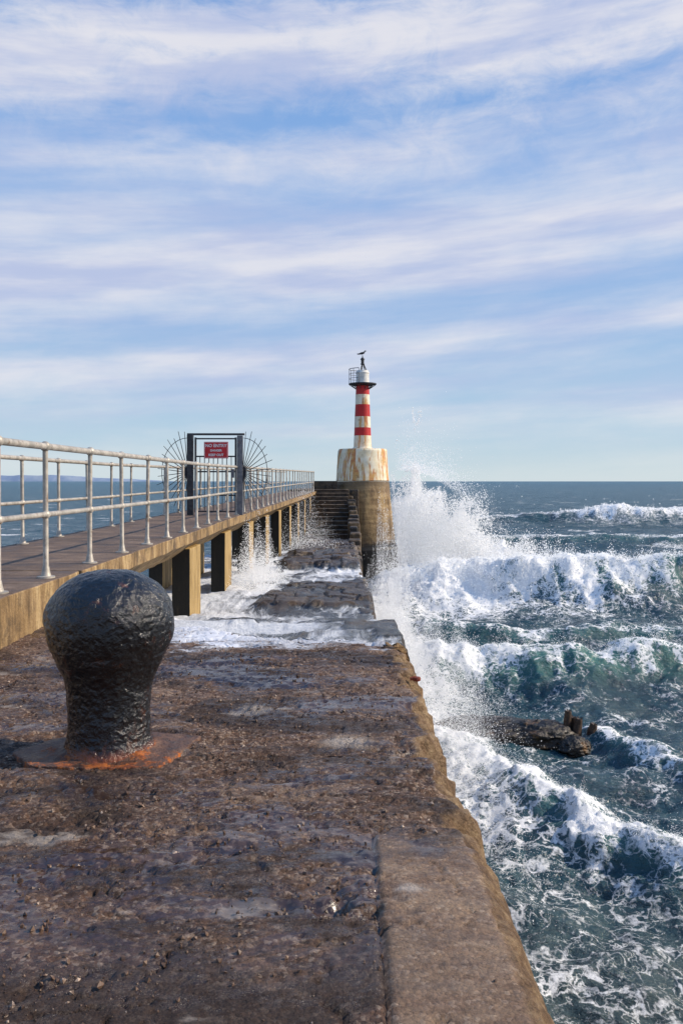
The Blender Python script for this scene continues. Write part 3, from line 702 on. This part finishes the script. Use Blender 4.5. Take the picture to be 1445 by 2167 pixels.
# ------------------------------------------------ lighthouse
LX,LY=1.285,52.
lh=empty('lighthouse',(LX,LY,-6.4)); tag(lh,'small red and white banded lighthouse tower on a rust streaked round base','lighthouse')
def lathe_np(name,prof,seg,mat,parent,disp=0,fr=1.,seed=0):
    pr=np.array(prof); L=np.concatenate([[0],np.cumsum(np.hypot(*np.diff(pr,axis=0).T))]); m=max(int(L[-1]/(.06)),20)
    s=np.unique(np.concatenate([np.linspace(0,L[-1],m),L])); r=np.interp(s,L,pr[:,0]); z=np.interp(s,L,pr[:,1])
    th=np.linspace(0,2*math.pi,seg+1)[:-1]; T,RR=np.meshgrid(th,r); _,ZZ=np.meshgrid(th,z)
    if disp: RR=RR+disp*fbm3(np.cos(T)*RR*fr+20,np.sin(T)*RR*fr+20,ZZ*fr+20,4,seed)*sstep(0,.1,RR)
    V=np.stack([RR*np.cos(T),RR*np.sin(T),ZZ],-1).reshape(-1,3)
    i=np.arange(len(s)-1)[:,None]*seg; k=np.arange(seg)[None,:]; k2=(k+1)%seg
    F=np.stack([i+k,i+k2,i+seg+k2,i+seg+k],-1).reshape(-1,4)
    return np_obj(name,V,F,mat,parent)
lathe_np('lower_base',[(0.01,-.2),(2.55,-.2),(2.5,.1),(2.24,2.3),(2.14,2.48),(2.0,2.56),(1.6,6.36),(.3,6.37)],96,LHL,lh,.07,1.3,5)
lathe_np('upper_base',[(.3,6.375),(1.6,6.375),(1.62,6.42),(1.6,6.5),(1.49,8.22),(1.44,8.32),(.3,8.36)],96,LHB,lh,.03,2,6)
tw=lathe_np('tower',[(.3,8.33),(.62,8.33),(.6,8.4),(.545,8.44),(.53,8.8),(.4,12.2)],64,LHW,lh,.01,2,7)
tw.data.materials.append(LHR)
for p in tw.data.polygons:
    z=p.center.z-6.4
    if 2.74<z<3.24 or 3.9<z<4.62 or 5.23<z<5.9: p.material_index=1
gl=MB(); gl.lathe([(.38,12.18),(.62,12.2),(.82,12.27),(.85,12.27),(.85,12.33),(.3,12.33)],40)
for k in range(10):
    a=2*math.pi*k/10; gl.path([(.4*math.cos(a),.4*math.sin(a),11.98),(.8*math.cos(a),.8*math.sin(a),12.25)],.022,6)
g_=gl.build('gallery',DARKMETAL,lh)
rq=MB(); A=[R(a) for a in range(110,266,13)]
for z,r in ((13.2,.022),(12.9,.015),(12.62,.015)): rq.path([(.82*math.cos(a),.82*math.sin(a),z) for a in A],r,6)
for a in A[::3]+[A[-1]]: rq.path([(.82*math.cos(a),.82*math.sin(a),12.33),(.82*math.cos(a),.82*math.sin(a),13.2)],.018,6)
rq.build('gallery_railing',GREYMETAL,g_)
lathe_np('lantern_room',[(.3,12.335),(.42,12.335),(.42,12.42),(.395,12.44),(.395,12.92),(.42,12.95),(.42,13.0),(.38,13.02),(.36,13.12),(.02,13.14)],48,simple('lantern_white_paint',(.75,.74,.7),(.62,.59,.54),3,.6,.2,.01,20,c3=(.35,.2,.1),s3=4,t3=(.6,.7)),lh)
q=MB(); 
for a in (20,140,260): q.path([(.16*math.cos(R(a)),.16*math.sin(R(a)),13.12),(.05*math.cos(R(a)),.05*math.sin(R(a)),13.5)],.032,6)
q.lathe([(.06,13.48),(.13,13.5),(.13,13.54),(.09,13.56),(.1,13.78),(.14,13.8),(.13,13.84),(.03,13.94),(.025,14.02)],16)
q.build('beacon_lamp',DARKMETAL,lh)
q=MB(); q.path([(.25,0,13.1),(.06,0,13.55),(-.02,.0,13.7)],.03,6); q.build('lamp_bracket',DARKMETAL,lh)
# bird on the lamp
q=empty('sea_bird',(LX-.02,LY,-6.4+14.02)); tag(q,'dark gull standing on top of the lighthouse lamp facing right','bird')
b=MB()
b.path([(-.3,0,.09),(-.24,0,.1),(-.16,0,.125),(-.08,0,.15),(.0,0,.165),(.07,0,.185),(.12,0,.22),(.145,0,.26),(.165,0,.295),(.19,0,.305),(.215,0,.3),(.24,0,.292),(.28,0,.28)],[.012,.022,.045,.066,.075,.07,.05,.037,.036,.037,.028,.012,.004],12)
bo=b.build('body',BIRD,q)
for sy in (-1,1):
    b=MB(); b.path([(.06,sy*.06,.19),(-.04,sy*.07,.175),(-.16,sy*.05,.14),(-.34,sy*.015,.12)],[.03,.035,.025,.006],8); b.build('wing',BIRD,q)
    b=MB(); b.path([(.0,sy*.03,.11),(.01,sy*.03,.05),(.0,sy*.03,.004)],.008,6); b.path([(.0,sy*.03,.006),(.05,sy*.035,.004)],.007,5); b.build('leg',BIRD,q)

# ------------------------------------------------ bollard
BX,BY=-.995,3.66
bo=empty('mooring_bollard',(BX,BY,EYE_PIER)); tag(bo,'large black mushroom headed mooring bollard on a rusted plate','bollard')
k=.00203
prof=[(.205,.0),(.193,.025),(.18,.05),(86*k,.09),(86*k,.16),(87*k,.22),(89*k,.28),(94*k,.325),(103*k,.37),(114*k,.415),(124*k,.455),(131*k,.50),(134*k,.545),(133*k,.58),(129*k,.62),(120*k,.66),(106*k,.697),(88*k,.728),(67*k,.753),(44*k,.769),(20*k,.777),(.0005,.779)]
pr=np.array(prof); L=np.concatenate([[0],np.cumsum(np.hypot(*np.diff(pr,axis=0).T))]); s_=np.linspace(0,L[-1],190)
def sm(v):
    x=np.interp(s_,L,v); kk=np.ones(9)/9; xp=np.pad(x,4,mode='edge'); return np.convolve(xp,kk,'valid')
r=sm(pr[:,0]); z=sm(pr[:,1]); r[-1]=.0003
sg=260
th=np.linspace(0,2*math.pi,sg+1)[:-1]; T,RR=np.meshgrid(th,r); _,ZZ=np.meshgrid(th,z)
dx=np.gradient(z); dr=np.gradient(r); nl=np.hypot(dx,dr)+1e-9; nr_=(dx/nl)[:,None]; nz_=(-dr/nl)[:,None]
px_,py_=RR*np.cos(T)+5,RR*np.sin(T)+5
dis=.010*fbm3(px_*5,py_*5,ZZ*5+3,2,2)+.0065*fbm3(px_*15,py_*15,ZZ*14+3,4,4)-.0035*np.abs(vn3(px_*34,py_*34,ZZ*30,9))
RR2=RR+dis*nr_*sstep(0,.03,RR); ZZ2=ZZ+dis*nz_
V=np.stack([RR2*np.cos(T),RR2*np.sin(T),ZZ2],-1).reshape(-1,3)
i=np.arange(len(s_)-1)[:,None]*sg; kq=np.arange(sg)[None,:]; k2=(kq+1)%sg
np_obj('bollard_body',V,np.stack([i+kq,i+k2,i+sg+k2,i+sg+kq],-1).reshape(-1,4),BOLL,bo)
# thin angular plate
rr=np.concatenate([np.linspace(.05,.99,50),[1.,1.003]]); T,RR=np.meshgrid(th,rr)
ang=[0,25,70,120,160,190,222,250,285,318,360]; rad=[.33,.40,.25,.25,.31,.40,.35,.28,.27,.36,.33]
pa=[(rad[i_]*math.cos(R(ang[i_])),rad[i_]*math.sin(R(ang[i_]))) for i_ in range(len(ang))]
ro=np.zeros(sg)
for j_,t0 in enumerate(th):
    dg=math.degrees(t0)
    i_=max(k3 for k3 in range(len(ang)-1) if ang[k3]<=dg+1e-9)
    (x1,y1),(x2,y2)=pa[i_],pa[i_+1]; ex_,ey_=x2-x1,y2-y1; c_,s2=math.cos(t0),math.sin(t0)
    ro[j_]=(x1*ey_-y1*ex_)/(c_*ey_-s2*ex_)
ro=ro*(1+.02*pn2(th*9,th*0,131))
X=RR*ro[None,:]*np.cos(T); Y=RR*ro[None,:]*np.sin(T)
Zp=.010+.024*sstep(.75,.5,RR)+.007*fbm(X*9,Y*9,5,120); Zp[-2]-=.003; Zp[-1]=-.04
i=np.arange(len(rr)-1)[:,None]*sg
np_obj('base_plate',np.stack([X,Y,Zp],-1).reshape(-1,3),np.stack([i+kq,i+k2,i+sg+k2,i+sg+kq],-1).reshape(-1,4),RUSTPLATE,bo)
e=MB(); e.path([(0,0,0),(.025,0,.006),(.05,0,-.005)],[.01,.013,.015],8); e.lathe([(.022,-.01),(.025,0),(.022,.012)],8,(.04,0,0)); o=e.build('rusty_bolt',simple('red_rust',(.16,.025,.015),(.28,.06,.02),20,.6,.6,.01,60)); o.location=(.41,5.1,-1.19)
tag(o,'short red rusted bolt sticking out of the pier edge','bolt')

# ------------------------------------------------ rocks and broken timbers in the sea
def rock(name,lab,c,s,seed,mat=ROCK,group=None):
    nu,nv=130,60
    U,Vv=np.meshgrid(np.linspace(0,2*math.pi,nu+1)[:-1],np.linspace(.001,math.pi-.001,nv))
    x=np.cos(U)*np.sin(Vv); y=np.sin(U)*np.sin(Vv); z=np.cos(Vv)
    dd=1+.36*fbm3(x*1.7+5+seed,y*1.7+5,z*1.7+5,4,seed)+.13*fbm3(x*6+9,y*6+9,z*6+9,4,seed+1,.6)
    P=np.stack([x*dd*s[0],y*dd*s[1],z*dd*s[2]],-1).reshape(-1,3)
    i=np.arange(nv-1)[:,None]*nu; k=np.arange(nu)[None,:]; k2=(k+1)%nu
    o=np_obj(name,P,np.stack([i+k,i+nu+k,i+nu+k2,i+k2],-1).reshape(-1,4),mat); o.location=c; tag(o,lab,'rock',group)
rock('sea_rock','long low dark weedy rock left of the broken timbers',(3.4,20.2,-5.95),(1.25,.75,.29),3)
rock('sea_rock','humped brown rock directly beside the broken timbers',(4.6,20.0,-6.0),(.95,.6,.36),6)
rock('sea_rock','small dark rock awash in front of the timbers',(5.3,19.5,-6.1),(.4,.35,.22),8)
tm=[(5.24,20,-5.42,.1,4),(5.38,19.9,-5.56,.12,9),(5.54,20.05,-5.58,.1,-5),(5.7,19.9,-5.68,.12,12)]
for i,(x,y,zt_,r_,tl) in enumerate(tm):
    q=MB(); hgt=zt_+6.6
    q.path([(0,0,0),(.02,0,hgt*.5),(0,.02,hgt*.85),(.02,0,hgt)],[r_*1.1,r_,r_*.9,r_*.6],9)
    for a in range(4): q.path([(r_*.5*math.cos(a*1.6),r_*.5*math.sin(a*1.6),hgt*.9),(r_*.6*math.cos(a*1.6),r_*.6*math.sin(a*1.6),hgt+.02+.05*random.random())],[.04,.01],5)
    o=q.build('broken_timber_pile',TIMBER); o.location=(x,y,-6.6); o.rotation_euler=(0,R(tl),0)
    tag(o,['tallest leftmost rotten timber stump beside the humped rock','second rotten timber stump from the left in the water','third rotten timber stump from the left in the water','rightmost leaning rotten timber stump in the water'][i],'timber','broken timber piles beside the sea rocks')

# ------------------------------------------------ distant land
n=260; x=np.linspace(-5200,-1050,n); h=38+22*fbm(x*.002,x*0,5,130)+8*fbm(x*.02,x*0,3,131)
h=h*sstep(-1050,-1900,x)
V=np.concatenate([np.stack([x,np.full(n,5600.),np.full(n,-8.)],-1),np.stack([x,np.full(n,5650.),h-8],-1),np.stack([x,np.full(n,6100.),h*.9-8],-1)])
i=np.arange(n-1); F=np.concatenate([np.stack([i,i+1,i+1+n,i+n],-1),np.stack([i+n,i+1+n,i+1+2*n,i+2*n],-1)])
o=np_obj('distant_hills',V,F,HILLS); tag(o,kind='structure')

# ------------------------------------------------ sky, sun
w=bpy.data.worlds.new('World'); scene.world=w; w.use_nodes=True; nt=w.node_tree; nt.nodes.clear(); N=NT(nt)
sky=N.n('ShaderNodeTexSky',sky_type='NISHITA'); sky.sun_disc=False; sky.sun_elevation=R(SUN_EL); sky.sun_rotation=R(SUN_AZ); sky.dust_density=1.; sky.altitude=0
dirv=N.n('ShaderNodeTexCoord').outputs['Generated']; sp=N.n('ShaderNodeSeparateXYZ',{0:dirv})
X_,Y_,Z_=sp.outputs
u=N.math('ARCTAN2',X_,Y_); hz=N.math('SQRT',N.math('SUBTRACT',1.0001,N.math('MULTIPLY',Z_,Z_))); v=N.math('DIVIDE',Z_,hz)
def comb(a,b): return N.n('ShaderNodeCombineXYZ',{0:a,1:b,2:0.}).outputs[0]
big=N.noise(comb(u,N.math('MULTIPLY',v,4.2)),2.6,4,.5,.3)[0]
vp=N.math('SUBTRACT',v,N.math('MULTIPLY',u,.09)); vp=N.math('ADD',vp,N.math('MULTIPLY',N.math('SUBTRACT',big,.5),.07))
cov=N.ramp(N.math('DIVIDE',vp,.6,clamp=True),[(0,.66),(.05,.58),(.09,.66),(.14,.44),(.2,.58),(.25,.84),(.285,.46),(.33,.46),(.40,.86),(.45,1.),(.51,.64),(.58,.54),(.66,.64),(.715,.36),(.78,.85),(.86,.95),(.93,.62),(1.,.12)])
vs=N.math('SUBTRACT',v,N.math('MULTIPLY',u,.07))
wis=N.noise(comb(u,N.math('MULTIPLY',vs,5.5)),2.3,9,.58,.35)[0]
thin=N.noise(comb(N.math('ADD',u,7.),N.math('MULTIPLY',vs,11.)),3.,6,.55,.2)[0]
fin=N.noise(comb(N.math('ADD',u,3.),N.math('MULTIPLY',v,1.5)),13.,9,.66,.5)[0]
up=N.ss(v,.3,.48,.2,1.); lowf=N.ss(v,.2,.4,1.,.15)
nn=N.math('ADD',N.math('MULTIPLY',N.math('SUBTRACT',wis,.5),1.25),N.math('MULTIPLY',N.math('MULTIPLY',N.math('SUBTRACT',fin,.5),up),1.35))
nn=N.math('ADD',nn,N.math('MULTIPLY',N.math('MULTIPLY',N.math('SUBTRACT',thin,.5),lowf),.55))
cl=N.ss(N.math('ADD',cov,nn),.12,1.05)
blue=N.ramp(N.math('DIVIDE',v,.6,clamp=True),[(0,(.60,.73,.79)),(.08,(.46,.65,.80)),(.3,(.31,.50,.80)),(.6,(.28,.47,.82)),(1.,(.12,.32,.72))])
shade=N.noise(comb(u,N.math('MULTIPLY',vs,6.)),3.,5,.55)[0]
cloud=N.mix(N.ss(shade,.35,.62),(.52,.59,.82),(.82,.82,.89))
cloud=N.mix(N.ss(v,0.,.1),(.70,.79,.83),cloud)
au=N.mix(cl,blue,cloud)
au10=N.mix(1.,au,(10.,10.,10.),'MULTIPLY')
mxs=N.mix(.9,sky.outputs[0],au10)
bg=N.n('ShaderNodeBackground',{'Color':mxs,'Strength':.1}); wo=N.n('ShaderNodeOutputWorld'); nt.links.new(bg.outputs[0],wo.inputs[0])
sl=bpy.data.lights.new('sun','SUN'); sl.energy=5.; sl.angle=R(.5); sl.color=(1,.87,.70)
so=bpy.data.objects.new('sun',sl); col.objects.link(so)
so.rotation_euler=sd.to_track_quat('Z','Y').to_euler()

# ------------------------------------------------ camera
cam=bpy.data.cameras.new('camera'); co=bpy.data.objects.new('camera',cam); col.objects.link(co)
co.location=(0,0,0); co.rotation_euler=(R(90),0,0)
cam.sensor_fit='VERTICAL'; cam.sensor_height=36; cam.sensor_width=24; cam.lens=1800/2167*36; cam.shift_y=-66.5/2167
cam.clip_start=.05; cam.clip_end=20000
scene.camera=co
scene.view_settings.view_transform='Standard'; scene.view_settings.look='None'; scene.view_settings.exposure=0
